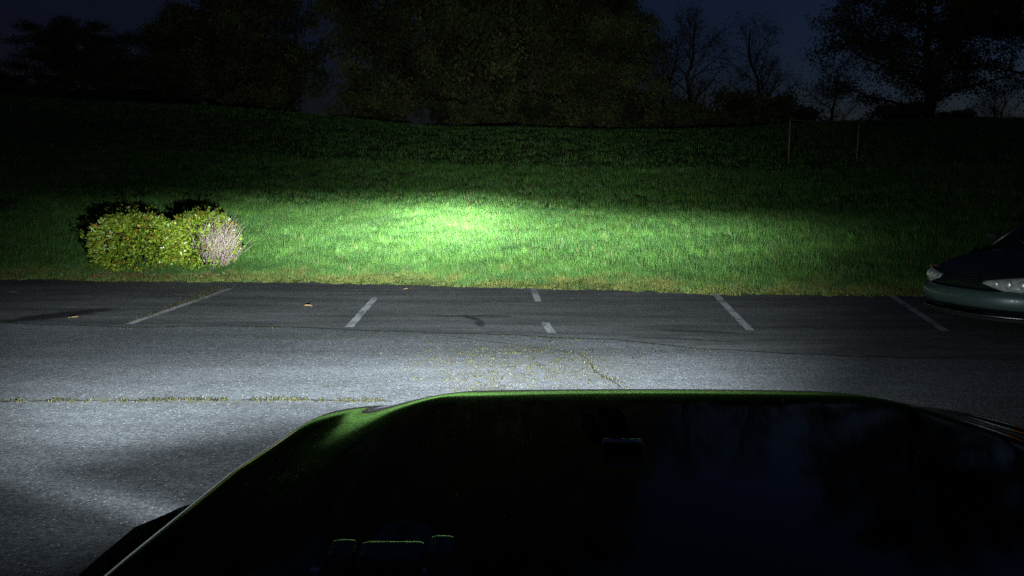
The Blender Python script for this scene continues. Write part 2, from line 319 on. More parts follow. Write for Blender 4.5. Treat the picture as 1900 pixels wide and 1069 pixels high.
# ------------------------------------------------------------------ shrubs by the kerbless lawn edge
def leaf_cloud(P, D, size, C, g=rng, fold=0.25):
    n = len(P); D = D / np.maximum(np.linalg.norm(D, axis=1, keepdims=True), 1e-6)
    q = g.normal(0, 1, (n, 3)); s = np.cross(D, q); s /= np.maximum(np.linalg.norm(s, axis=1, keepdims=True), 1e-6); nn = np.cross(D, s)
    L = size[:, None]
    V = np.stack([P, P + D * L * 0.5 + s * L * 0.30 + nn * L * fold * 0.5, P + D * L, P + D * L * 0.5 - s * L * 0.30 + nn * L * fold * 0.5], 1).reshape(-1, 3)
    T = (np.array([[0, 1, 2], [0, 2, 3]])[None] + (np.arange(n) * 4)[:, None, None]).reshape(-1, 3)
    CC = np.repeat(np.concatenate([C, np.ones((n, 1))], 1), 4, 0); return V, T, CC
def shrub(loc, rx, ry, h, nleaf, label, bare_side, seed, sprigs):
    g = np.random.default_rng(seed); o = empty('shrub', loc); tag(o, label, 'shrub', 'shrubs at the lawn edge')
    th = g.uniform(0, 2 * math.pi, nleaf); u = g.uniform(0, 1, nleaf) ** 0.85; rr = g.uniform(0.45, 1.0, nleaf) ** 0.5
    lump = 1 + 0.10 * np.sin(3 * th + seed) + 0.08 * np.sin(6 * th + 9 * u) + 0.07 * np.sin(13 * th - 7 * u + seed) + g.normal(0, 0.035, nleaf)
    prof = np.where(u < 0.35, 0.86 + 0.4 * u, np.sqrt(np.clip(1 - ((u - 0.35) / 0.65) ** 3.2, 0, 1)))
    D = np.stack([np.cos(th) * prof, np.sin(th) * prof, (u - 0.3) * 1.1], 1)
    P = np.stack([np.cos(th) * prof * rx * rr * lump, np.sin(th) * prof * ry * rr * lump, h * (0.02 + 0.95 * u * (0.85 + 0.15 * lump) * (0.8 + 0.2 * rr))], 1)
    keep = (P[:, 2] > 0.02) & ((noise2(P[:, 0] + 0.6 * P[:, 1], P[:, 2], 0.26, seed + 3) > -0.2) | (g.uniform(0, 1, nleaf) < 0.3))
    if bare_side:
        b = np.clip((P[:, 0] / rx - 0.12 + 0.25 * noise2(P[:, 0], P[:, 2], 0.5, seed + 9)) / 0.35, 0, 1) * np.clip((0.92 - u) / 0.15, 0, 1) * (D[:, 1] < 0.5); keep &= g.uniform(0, 1, nleaf) > np.where(P[:, 0] > 0.62 * rx, 0.84, 0.60) * b
    P, D, th = P[keep], D[keep], th[keep]
    sp = []; sd_ = []
    for (sx_, sz, cnt) in sprigs:
        b = np.array([sx_ * rx, g.uniform(-0.2, 0.3) * ry, h * 0.85])
        for _ in range(cnt): sp.append(b + np.array([g.normal(0, 0.045), g.normal(0, 0.045), g.uniform(0.05, sz + 0.12)])); sd_.append((g.normal(0, 1), g.normal(0, 1), g.uniform(0.1, 1)))
    if sp: P = np.concatenate([P, sp]); D = np.concatenate([D, sd_])
    n = len(P); Dj = D + g.normal(0, 0.55, (n, 3)) + np.array([0, 0, 0.15])
    base = np.array([0.16, 0.28, 0.03])[None] * g.uniform(0.3, 1.35, (n, 1)) + np.array([0.12, 0.075, 0.0])[None] * g.uniform(0, 1, (n, 1))
    yel = (g.uniform(0, 1, n) < 0.02 + 0.22 * (noise2(P[:, 0], P[:, 2], 0.4, seed + 5) > 0.5))[:, None]
    base = np.where(yel, np.array([0.45, 0.22, 0.03])[None] * g.uniform(0.6, 1.15, (n, 1)), base)
    V, T, CC = leaf_cloud(P, Dj, g.uniform(0.035, 0.080, n), base, g)
    f = link('foliage', tri_mesh('foliage', V, T, CC), M['leaf'], o); f['kind'] = 'stuff'
    for s in range(5):
        a = g.uniform(0, 2 * math.pi); e = Vector((math.cos(a) * rx * 0.55, math.sin(a) * ry * 0.55, h * 0.75))
        pts = [Vector((math.cos(a) * 0.08, math.sin(a) * 0.08, -0.05)), e * 0.4 + Vector((0, 0, 0.08)), e]
        MB().tube(pts, [0.02, 0.014, 0.005], 5).build('stem', M['bark'], o)
    for (sx_, sz, cnt) in sprigs:
        MB().tube([(sx_ * rx, 0, h * 0.5), (sx_ * rx, 0.05 * ry, h * 0.85 + sz + 0.1)], [0.008, 0.003], 4).build('sprig', M['bark'], o)
    if bare_side:
        mb = MB()
        for _ in range(330):
            p = Vector((rx * (-0.15 + 1.0 * g.uniform(0, 1) ** 0.6), ry * g.uniform(-0.75, 0.4), h * g.uniform(0.02, 0.5)))
            pts = [p]
            d = Vector((g.uniform(-0.25, 0.55), g.uniform(-0.6, 0.2), g.uniform(0.5, 1.0))).normalized()
            st = g.uniform(0.05, 0.17)
            for k in range(4): p = p + d * st * g.uniform(0.7, 1.2); d = (d + Vector(g.normal(0, 0.20, 3))).normalized(); pts.append(p)
            mb.tube(pts, [0.006, 0.005, 0.004, 0.003, 0.002], 3, False)
        t_ = mb.build('bare_twigs', M['twig'], o); t_['label'] = 'pale leafless twigs on one side'; t_['kind'] = 'stuff'
    return o
def on_lawn(x, y): return (x, y, float(Z(x, y)))
shrub(on_lawn(-7.08, 14.88), 0.80, 0.66, 1.06, 10500, 'wide rounded leafy green shrub with yellow leaves and tall sprigs on top', False, 61, [(-0.35, 0.26, 20), (-0.12, 0.34, 30), (0.02, 0.27, 26), (0.3, 0.32, 30), (-0.55, 0.16, 16)])
shrub(on_lawn(-5.84, 14.92), 0.64, 0.60, 1.08, 8000, 'leafy green shrub whose side is a tangle of pale bare twigs', True, 62, [(-0.1, 0.14, 26), (0.1, 0.16, 22), (0.55, 0.08, 14)])
# litter under the shrubs
lp = np.stack([rng.uniform(-7.7, -5.3, 420), 14.32 + rng.normal(0, 0.08, 420), np.zeros(420)], 1); lp[:, 2] = Z(lp[:, 0], lp[:, 1]) + 0.03
V, T, CC = leaf_cloud(lp, rng.normal(0, 1, (420, 3)) * np.array([1, 1, 0.25]), rng.uniform(0.03, 0.07, 420), np.array([0.24, 0.14, 0.07])[None] * rng.uniform(0.5, 1.2, (420, 1)))
tag(link('leaf_litter', tri_mesh('leaf_litter', V, T, CC), M['leaf']), 'brown fallen leaves under the two shrubs', 'leaves', kind='stuff')

def dry_leaf(loc, s, rz, label):
    bm = bmesh.new(); n = 9; rows = []
    for i in range(n):
        t = i / (n - 1); wd = math.sin(math.pi * t) ** 0.8 * 0.42 + 0.02; r = []
        for j in (-1, -0.5, 0, 0.5, 1): r.append(bm.verts.new(((t - 0.5) * s, j * wd * s * (1 + 0.15 * math.sin(5 * t + j)), s * (0.30 * abs(j) ** 1.5 * wd + 0.16 * (t - 0.4) ** 2 + 0.06))))
        rows.append(r)
    for i in range(n - 1):
        for j in range(4): bm.faces.new((rows[i][j], rows[i][j + 1], rows[i + 1][j + 1], rows[i + 1][j]))
    o = bm_obj('dry_leaf', bm, M['dry_leaf'], None, True); o.location = loc; o.rotation_euler = (0.0, 0, rz)
    sm = o.modifiers.new('thickness', 'SOLIDIFY'); sm.thickness = 0.002
    MB().tube([(-0.5 * s, 0, 0.08 * s), (-0.72 * s, 0.04 * s, 0.03 * s)], [0.003, 0.002], 5).build('stalk', M['dry_leaf'], o)
    return tag(o, label, 'leaf', 'dead leaves on the asphalt')
dry_leaf((-2.886, 10.99, 0.006), 0.13, 2.7, 'curled tan dead leaf on the dark asphalt between two painted lines')
dry_leaf((-5.62, 10.0, 0.006), 0.10, 0.6, 'small pale dead leaf beside the black oil stain')
dry_leaf((-1.75, 12.9, 0.006), 0.09, 1.1, 'small dead leaf at the grass edge in front of the brightest grass')

# ------------------------------------------------------------------ trees beyond the crest
def tree_meshes(seed, h, spread, first, nlimb, leaves, lsize, bare=False, dens=1.0):
    g = np.random.default_rng(seed); mb = MB(); tips = []
    pts = []; p = Vector((0, 0, -0.4)); tr = 0.028 * h * (0.7 if bare else 1)
    for i in range(9):
        pts.append(p.copy()); p = p + Vector((g.normal(0, 0.02) * h, g.normal(0, 0.02) * h, h * 0.105))
    rad = [tr * (1 - 0.105 * i) + 0.01 for i in range(9)]; rad[0] *= 1.35
    mb.tube(pts, rad, 7)
    for k in range(nlimb):
        t = first + (0.97 - first) * ((k + g.uniform(0, 0.8)) / nlimb); i = min(int(t * 8), 7); b = pts[i].lerp(pts[i + 1], t * 8 - i)
        a = k * 2.4 + g.uniform(-0.5, 0.5); prof = math.sin(math.pi * min(1, 0.30 + 0.70 * (t - first) / (1 - first))) ** 0.7 * 0.9 + 0.22
        ln = spread * prof * g.uniform(0.75, 1.15); d = Vector((math.cos(a), math.sin(a), g.uniform(0.1, 0.55) + (0.5 if bare else 0)))
        q = [b]; c = b
        for s in range(4):
            d = (d + Vector((g.normal(0, 0.16), g.normal(0, 0.16), 0.06))).normalized(); c = c + d * ln / 4; q.append(c)
        r0 = rad[i] * 0.42; mb.tube(q, [r0, r0 * 0.75, r0 * 0.5, r0 * 0.3, r0 * 0.12], 5)
        for s in range(1, 5):
            for _ in range(3 if not bare else 5):
                dd = (d + Vector(g.normal(0, 0.75, 3))).normalized(); l2 = ln * g.uniform(0.18, 0.38); b2 = q[s] if s == 4 else q[s].lerp(q[s + 1], g.uniform(0, 1)); e = b2 + dd * l2
                m_ = b2.lerp(e, 0.5) + Vector(g.normal(0, 0.05, 3)) * l2
                mb.tube([b2, m_, e], [r0 * 0.26, r0 * 0.17, r0 * 0.06], 4); tips += [e, m_]
                if bare:
                    for _ in range(3):
                        e2 = m_ + (dd + Vector(g.normal(0, 0.6, 3))).normalized() * l2 * 0.6; mb.tube([m_, e2], [r0 * 0.1, r0 * 0.03], 3, False); tips.append(e2)
    tips += [pts[-1], pts[-2]]
    trunk = mesh_of('trunk', mb.V, mb.F)
    tp = np.array([tuple(t) for t in tips]); per = max(1, int(leaves / len(tp)))
    tone = np.clip(0.85 + 0.75 * noise2(tp[:, 0] + tp[:, 1] * 0.7, tp[:, 2], 3.0, seed, 2), 0.3, 1.7) * g.uniform(0.7, 1.25, len(tp)); keep = g.uniform(0, 1, len(tp)) < dens; tp = tp[keep]; tone = tone[keep]
    cnt = g.integers(max(1, per // 2), per * 2, len(tp)); P = np.repeat(tp, cnt, 0); tone = np.repeat(tone, cnt)
    off = g.normal(0, 1, P.shape) * np.array([0.36, 0.36, 0.22]) * (spread / 4.0) ** 0.6; P = P + off
    Cc = np.array([0.085, 0.098, 0.030])[None] * (tone * g.uniform(0.75, 1.3, len(P)))[:, None]
    V, T, CC = leaf_cloud(P, g.normal(0, 1, P.shape), g.uniform(0.7, 1.3, len(P)) * lsize, Cc, g)
    return trunk, tri_mesh('crown', V, T, CC)
TM = {}
def tpl(key, *a, **k):
    t, c = tree_meshes(*a, **k); t.materials.append(M['bark']); c.materials.append(M['tree_leaf'])
    t.polygons.foreach_set('use_smooth', [True] * len(t.polygons)); TM[key] = (t, c)
tpl('dense_a', 101, 13, 4.6, 0.06, 34, 34000, 0.22)
tpl('dense_b', 102, 13, 4.2, 0.08, 32, 32000, 0.22)
tpl('dense_c', 103, 12, 5.0, 0.05, 36, 36000, 0.22)
tpl('open', 104, 14, 5.2, 0.16, 32, 52000, 0.17, dens=0.85)
tpl('high', 108, 14, 4.6, 0.40, 22, 34000, 0.17, dens=0.8)
tpl('thin', 105, 9, 2.6, 0.15, 20, 3200, 0.10, bare=True)
tpl('bare', 106, 6.5, 2.6, 0.12, 16, 260, 0.13, bare=True)
tpl('bush', 107, 3.2, 2.2, 0.02, 22, 6000, 0.2)
def tree(kind, x, y, s, rz, label, name='tree', cat='tree', group='trees along the crest of the bank', sz=1.0):
    o = empty(name, (x, y, float(Z(x, y)) - 0.05), rz); o.scale = (s, s, s * sz); tag(o, label, cat, group)
    link_t = bpy.data.objects.new('trunk', TM[kind][0]); col.objects.link(link_t); link_t.parent = o
    c = bpy.data.objects.new('crown', TM[kind][1]); col.objects.link(c); c.parent = o; c['kind'] = 'stuff'
    return o
def px(xp, y): return (xp - 950) / 1463 * y * 1.0
TREES = [
 ('dense_b', -43.5, 68, 0.72, 0.3, 'low rounded tree at the far left behind the high ridge', 0.42),
 ('dense_a', -35.2, 66, 0.95, 1.3, 'broad rounded tree with domed top against the left sky', 0.60),
 ('dense_c', -25.6, 62, 0.74, 2.2, 'lower tree on the shoulder beside the broad domed tree', 0.62),
 ('dense_b', -21.3, 57, 0.80, 0.9, 'tree whose top slopes up towards the tall tree by the sky notch', 0.85),
 ('dense_c', -16.9, 54, 0.80, 4.0, 'tall broad dark tree just left of the narrow notch of sky', 1.25),
 ('dense_a', -7.2, 50, 0.84, 2.6, 'tall dark tree directly right of the narrow notch of sky', 1.5),
 ('dense_b', -3.2, 53, 1.0, 5.0, 'tall dark tree behind the brightest grass, left one of two', 1.4),
 ('dense_c', 0.4, 50, 0.90, 0.4, 'tall dark tree behind the brightest grass, right one of two', 1.45),
 ('dense_a', 4.0, 52, 0.86, 3.5, 'tall olive tree in the middle of the crest', 1.4),
 ('dense_b', 6.7, 48, 0.66, 1.9, 'olive tree with ragged edge at the right end of the dark mass', 1.12),
 ('thin', 11.2, 60, 1.25, 0.2, 'spindly half bare tree next to the ragged olive tree', 1.0),
 ('thin', 14.6, 62, 1.45, 1.7, 'tallest spindly half bare tree midway along the gap', 1.0),
 ('thin', 18.2, 61, 1.25, 3.9, 'spindly half bare tree left of the small forked tree', 1.0),
 ('thin', 21.4, 66, 1.05, 2.4, 'faint spindly tree farthest back beside the small forked tree', 1.0),
 ('bare', 20.1, 51, 0.92, 1.1, 'small dark forked bare tree against the pale low sky', 1.0),
 ('open', 25.6, 49, 0.98, 2.1, 'large tree with thick dark trunk and gappy clumped crown', 1.0),
 ('high', 36.0, 53, 0.98, 2.9, 'open crowned tree at the far right edge of the picture', 1.0),
 ('bare', 29.7, 50, 0.55, 0.4, 'slim leaning sapling against the pale sky, nearer the thick trunk', 1.0),
 ('bare', 30.6, 50, 0.60, 2.0, 'slim upright sapling against the pale sky, nearer the right edge', 1.0),
]
for (k, x, y, s, rz, lb, szz) in TREES: tree(k, x, y, s, rz, lb, sz=szz)
SHR = [(-14.2, 47, .8, 'dark shrub at the foot of the tall trees left of the notch'), (-8.0, 45, .8, 'dark shrub below the tall tree right of the notch'), (-3.0, 45.5, .75, 'dark shrub on the crest straight above the brightest grass'), (1.6, 45, .8, 'dark shrub on the crest right of the brightest grass'), (5.6, 44.5, .75, 'dark shrub below the ragged olive tree'),
       (9.4, 47, .85, 'dark shrub just right of the ragged olive tree'), (12.0, 48, .72, 'dark shrub beneath the spindly half bare trees'), (14.6, 48.5, 1.0, 'tall bushy dark shrub in the gap under the spindly trees'), (17.2, 48, .6, 'low dark shrub left of the small forked tree'), (23.4, 48, .7, 'dark shrub left of the thick dark trunk'), (26.0, 47, .5, 'small dark shrub at the foot of the thick dark trunk')]
for i, (x, y, s, lb) in enumerate(SHR): tree('bush', x, y, s, i * 1.3, lb, 'shrub', 'shrub', 'shrubs along the crest of the bank')

# ------------------------------------------------------------------ own vehicle: only its front is in reach of the view
def dusty_paint():
    m, t, b = mat_new('dusty_black_paint'); tc = N(t, 'ShaderNodeTexCoord')
    def nz(sc_, d): n = N(t, 'ShaderNodeTexNoise'); n.inputs['Scale'].default_value = sc_; n.inputs['Detail'].default_value = d; t.links.new(tc.outputs['Object'], n.inputs['Vector']); return n.outputs['Fac']
    def mr(v, a, c, lo, hi):
        r = N(t, 'ShaderNodeMapRange'); t.links.new(v, r.inputs['Value'])
        for k, x in zip(('From Min', 'From Max', 'To Min', 'To Max'), (a, c, lo, hi)): r.inputs[k].default_value = x
        return r.outputs[0]
    big = nz(5, 6); fine = nz(160, 2)
    x = N(t, 'ShaderNodeMix', data_type='RGBA'); mm = N(t, 'ShaderNodeMath', operation='MULTIPLY'); t.links.new(mr(big, 0.35, 0.7, 0.25, 1), mm.inputs[0]); t.links.new(mr(fine, 0.4, 0.75, 0.1, 1), mm.inputs[1])
    t.links.new(mm.outputs[0], x.inputs[0]); x.inputs[6].default_value = (0.010, 0.009, 0.006, 1); x.inputs[7].default_value = (0.085, 0.078, 0.058, 1); t.links.new(x.outputs[2], b.inputs['Base Color'])
    t.links.new(mr(big, 0.3, 0.75, 0.03, 0.08), b.inputs['Roughness']); b.inputs['Specular IOR Level'].default_value = 0.26; b.inputs['Specular Tint'].default_value = (1.0, 0.88, 0.6, 1)
    return m
M['black_paint'] = dusty_paint()
M['black_plastic'] = plain('textured_black_plastic', (0.012, 0.012, 0.012), 0.75, spec=0.25, var=0.3, scale=40, bump=0.2)
M['rubber'] = plain('rubber', (0.014, 0.014, 0.014), 0.85, spec=0.2, var=0.3, scale=20)
M['steel'] = plain('dull_steel', (0.32, 0.32, 0.31), 0.38, metal=1.0, var=0.2, scale=30)
M['hinge_metal'] = plain('glow_browned_metal', (0.15, 0.12, 0.085), 0.25, spec=0.9, var=0.4, scale=25, bump=0.2)  # black metal lightened and browned: faint dash glow put into the base colour
M['chrome'] = plain('chrome', (0.7, 0.72, 0.72), 0.12, metal=1.0, var=0.1, scale=12)
M['lens'] = plain('clear_lens', (0.9, 0.92, 0.92), 0.05, trans=0.9, var=0.03)
VX = 0.30
car = empty('off_road_vehicle', (VX, 0.4, 0)); tag(car, 'black off-road vehicle whose hood fills the lower foreground', 'car')
YO = -0.4     # parts are written in world y, the Empty stands at y 0.4
def sm(a, b, x): t = np.clip((x - a) / (b - a), 0, 1); return t * t * (3 - 2 * t)
def hood_half(y): return np.interp(y, [0.4, 0.90, 1.25, 1.60, 1.95], [0.790, 0.798, 0.798, 0.772, 0.735])
def hood_top(X, y):
    z = 1.196 + 0.070 * (1.8 - y) - 0.016 * (X / 0.8) ** 2 - 0.48 * np.clip(y - 1.50, 0, 1) ** 2.6
    z = z - 1.1 * np.clip(np.abs(X) - (hood_half(y) - 0.13), 0, 1) ** 2
    bw = 0.41 + 0.21 * (1 - np.exp(-np.clip(1.86 - y, 0, 2) / 0.20))
    return z + 0.030 * (1 - sm(bw - 0.10, bw + 0.10, np.abs(X))) - 0.020
nu, nv = 121, 120; RR = 0.055
uu = np.sin(np.linspace(-1, 1, nu) * math.pi / 2 * 0.999) * 0.6 + np.linspace(-1, 1, nu) * 0.4
vv = 1 - (1 - np.linspace(0, 1, nv)) ** 1.7
V = []; F = []
for v in vv:
    for u in uu:
        yf = 1.895 - 0.03 * u * u - 0.17 * max(0, (abs(u) - 0.68) / 0.32) ** 2.2
        y = 0.60 + v * (yf - 0.60); hw = float(hood_half(y)); X = hw * u
        ds = (1 - abs(u)) * hw; df = (1 - v) * (yf - 0.60)
        dr = sum(RR - math.sqrt(max(0, RR * RR - (RR - min(d, RR)) ** 2)) for d in (ds, df))
        V.append((X, y + YO, float(hood_top(X, y)) - min(dr, RR * 1.25)))
for i in range(nv - 1):
    for j in range(nu - 1): F.append((i * nu + j, i * nu + j + 1, (i + 1) * nu + j + 1, (i + 1) * nu + j))
ring = [i * nu for i in range(nv)] + [(nv - 1) * nu + j for j in range(1, nu)] + [i * nu + nu - 1 for i in range(nv - 2, -1, -1)]
b0 = len(V)
for i in ring: V.append((V[i][0] * 0.996, V[i][1], V[i][2] - 0.10))
for a in range(len(ring) - 1): F.append((ring[a], b0 + a, b0 + a + 1, ring[a + 1]))
hood = link('hood', mesh_of('hood', V, F), M['black_paint'], car, True); hood['label'] = 'glossy black hood with raised centre'
def hz(X, y): return float(hood_top(X, y))
# hood hinge: three knuckles with a leaf bolted to the hood
hx, hy = -0.415, 0.722; z0 = hz(hx, hy)
hg = empty('hinge', (0, 0, 0)); hg.parent = hood; hg['label'] = 'black hood hinge with three knuckles'
for (xc, wd, dz) in ((hx - 0.047, 0.025, 0.0), (hx, 0.063, -0.002), (hx + 0.048, 0.025, 0.004)): box('knuckle', (xc, hy + YO - 0.012, z0 + 0.018 + dz), (wd, 0.044, 0.036), M['hinge_metal'], hg, 0.007)
bm = bmesh.new(); q = [(-0.042, 0.012), (0.042, 0.012), (0.028, 0.095), (-0.024, 0.095)]
lo = [bm.verts.new((hx + a, hy + b + YO, z0 + 0.002)) for a, b in q]; hi = [bm.verts.new((hx + a * 0.9, hy + b * 0.97 + YO, z0 + 0.016)) for a, b in q]
bm.faces.new(hi); bm.faces.new(lo[::-1])
for k in range(4): bm.faces.new((lo[k], lo[(k + 1) % 4], hi[(k + 1) % 4], hi[k]))
bmesh.ops.bevel(bm, geom=list(bm.edges), offset=0.003, segments=2, affect='EDGES'); bm_obj('leaf', bm, M['hinge_metal'], hg)
def bolt(x, y, z, r, mat, parent, name='bolt'):
    bm = bmesh.new(); bmesh.ops.create_cone(bm, cap_ends=True, segments=6, radius1=r, radius2=r * 0.85, depth=r * 0.9)
    bmesh.ops.translate(bm, vec=(x, y, z), verts=bm.verts); return bm_obj(name, bm, mat, parent)
for a, b in ((-0.02, 0.035), (0.02, 0.035), (0.0, 0.075)): bolt(hx + a, hy + b + YO, z0 + 0.019, 0.007, M['steel'], hg)
bolt(hx - 0.068, hy - 0.03 + YO, z0 + 0.02, 0.006, M['chrome'], hg); bolt(hx + 0.036, hy - 0.03 + YO, z0 + 0.02, 0.006, M['chrome'], hg)
# rubber windscreen rest with tie-down loop on the hood
rx_, ry_ = -0.13, 1.27; z1 = hz(rx_, ry_)
rs = empty('windscreen_rest', (0, 0, 0)); rs.parent = hood; rs['label'] = 'black rubber windscreen rest with steel loop'
rot = Matrix.Rotation(R(-14), 3, 'Z')
bx_ = box('rubber_block', (rx_, ry_ + YO, z1 + 0.008), (0.050, 0.20, 0.026), M['rubber'], rs, 0.010)
box('base_plate', (rx_ - 0.006, ry_ + YO, z1 + 0.001), (0.078, 0.235, 0.006), M['black_plastic'], rs, 0.002)
MB().tube([(rx_ - 0.030, ry_ - 0.10 + YO, z1), (rx_ - 0.030, ry_ - 0.105 + YO, z1 + 0.024), (rx_ + 0.026, ry_ - 0.105 + YO, z1 + 0.024), (rx_ + 0.026, ry_ - 0.10 + YO, z1)], [0.005] * 4, 8).build('tie_down_loop', M['chrome'], rs)
for a in (-0.034, 0.03): bolt(rx_ + a, ry_ - 0.112 + YO, z1 + 0.007, 0.006, M['steel'], rs)
# hood side latches
for s in (-1, 1):
    lt = empty('hood_latch', (0, 0, 0)); lt.parent = car; xx = s * (float(hood_half(1.70)) + 0.006)
    box('catch', (xx - 0.016 * s, 1.68 + YO, 1.098), (0.03, 0.05, 0.07), M['rubber'], lt, 0.008)
    box('strap', (xx + 0.002 * s, 1.70 + YO, 1.06), (0.018, 0.035, 0.10), M['rubber'], lt, 0.005)
# fender flares
for s in (-1, 1):
    prof = [(0.35, 0.99), (0.6, 1.02), (0.95, 1.032), (1.30, 1.032), (1.46, 1.028), (1.55, 1.015), (1.62, 0.985), (1.70, 0.92), (1.76, 0.82), (1.78, 0.74)]
    V = []; F = []; cols_ = [0.70, 0.80, 0.90, 0.965, 1.005, 1.022, 1.024]
    for (y, z) in prof:
        for k, X in enumerate(cols_):
            dn = [0, 0, 0, 0.003, 0.014, 0.035, 0.075][k]; pull = 0.10 * sm(0.92, 1.03, X) * sm(1.3, 1.6, y)
            V.append((s * (X - 0.10 * float(sm(1.5, 1.8, y)) * (X > 0.93)), y - float(pull) + YO, z - dn))
    n = len(cols_)
    for i in range(len(prof) - 1):
        for j in range(n - 1): F.append((i * n + j, i * n + j + 1, (i + 1) * n + j + 1, (i + 1) * n + j))
    fo = link('fender_flare', mesh_of('fender_flare', V, F), M['black_plastic'], car, True); md = fo.modifiers.new('t', 'SOLIDIFY'); md.thickness = 0.006
    box('front_fender', (s * 0.72, 1.08 + YO, 0.975), (0.10, 1.20, 0.13), M['black_paint'], car, 0.01)
    # wheels
    wh = empty('wheel', (0, 0, 0)); wh.parent = car
    for nm, prf, mt in (('tyre', [(0.22, -0.11), (0.30, -0.125), (0.37, -0.12), (0.39, -0.09), (0.39, 0.09), (0.37, 0.12), (0.30, 0.125), (0.22, 0.11)], 'rubber'), ('rim', [(0.03, 0.03), (0.10, 0.05), (0.16, 0.03), (0.21, 0.08), (0.225, 0.10), (0.225, -0.1), (0.03, -0.1)], 'steel')):
        V = []; F = []; sg = 28
        for k in range(sg):
            a = 2 * math.pi * k / sg
            for (r, x) in prf: V.append((s * (0.84 + x), 1.20 + YO + r * math.cos(a), 0.39 + r * math.sin(a)))
        m_ = len(prf)
        for k in range(sg):
            for j in range(m_): F.append((k * m_ + j, k * m_ + (j + 1) % m_, ((k + 1) % sg) * m_ + (j + 1) % m_, ((k + 1) % sg) * m_ + j))
        link(nm, mesh_of(nm, V, F), M[mt], wh, True)
# grille with seven slots, bumper, cowl
for k in range(8):
    box('grille_bar', ((k - 3.5) * 0.098, 1.815 + YO, 0.87), (0.045, 0.04, 0.36), M['black_paint'], car, 0.008)
box('grille_frame', (0, 1.812 + YO, 1.055), (1.34, 0.045, 0.05), M['black_paint'], car, 0.01)
box('grille_frame', (0, 1.812 + YO, 0.67), (1.34, 0.045, 0.07), M['black_paint'], car, 0.01)
box('radiator', (0, 1.765 + YO, 0.87), (0.9, 0.02, 0.40), M['rubber'], car, 0.0)
for s in (-1, 1): box('grille_cheek', (s * 0.54, 1.775 + YO, 0.86), (0.26, 0.03, 0.40), M['black_paint'], car, 0.01)
box('front_bumper', (0, 1.93 + YO, 0.56), (1.6, 0.16, 0.15), M['black_plastic'], car, 0.03)
box('cowl', (0, 0.52 + YO, 1.12), (1.6, 0.16, 0.10), M['black_plastic'], car, 0.02)

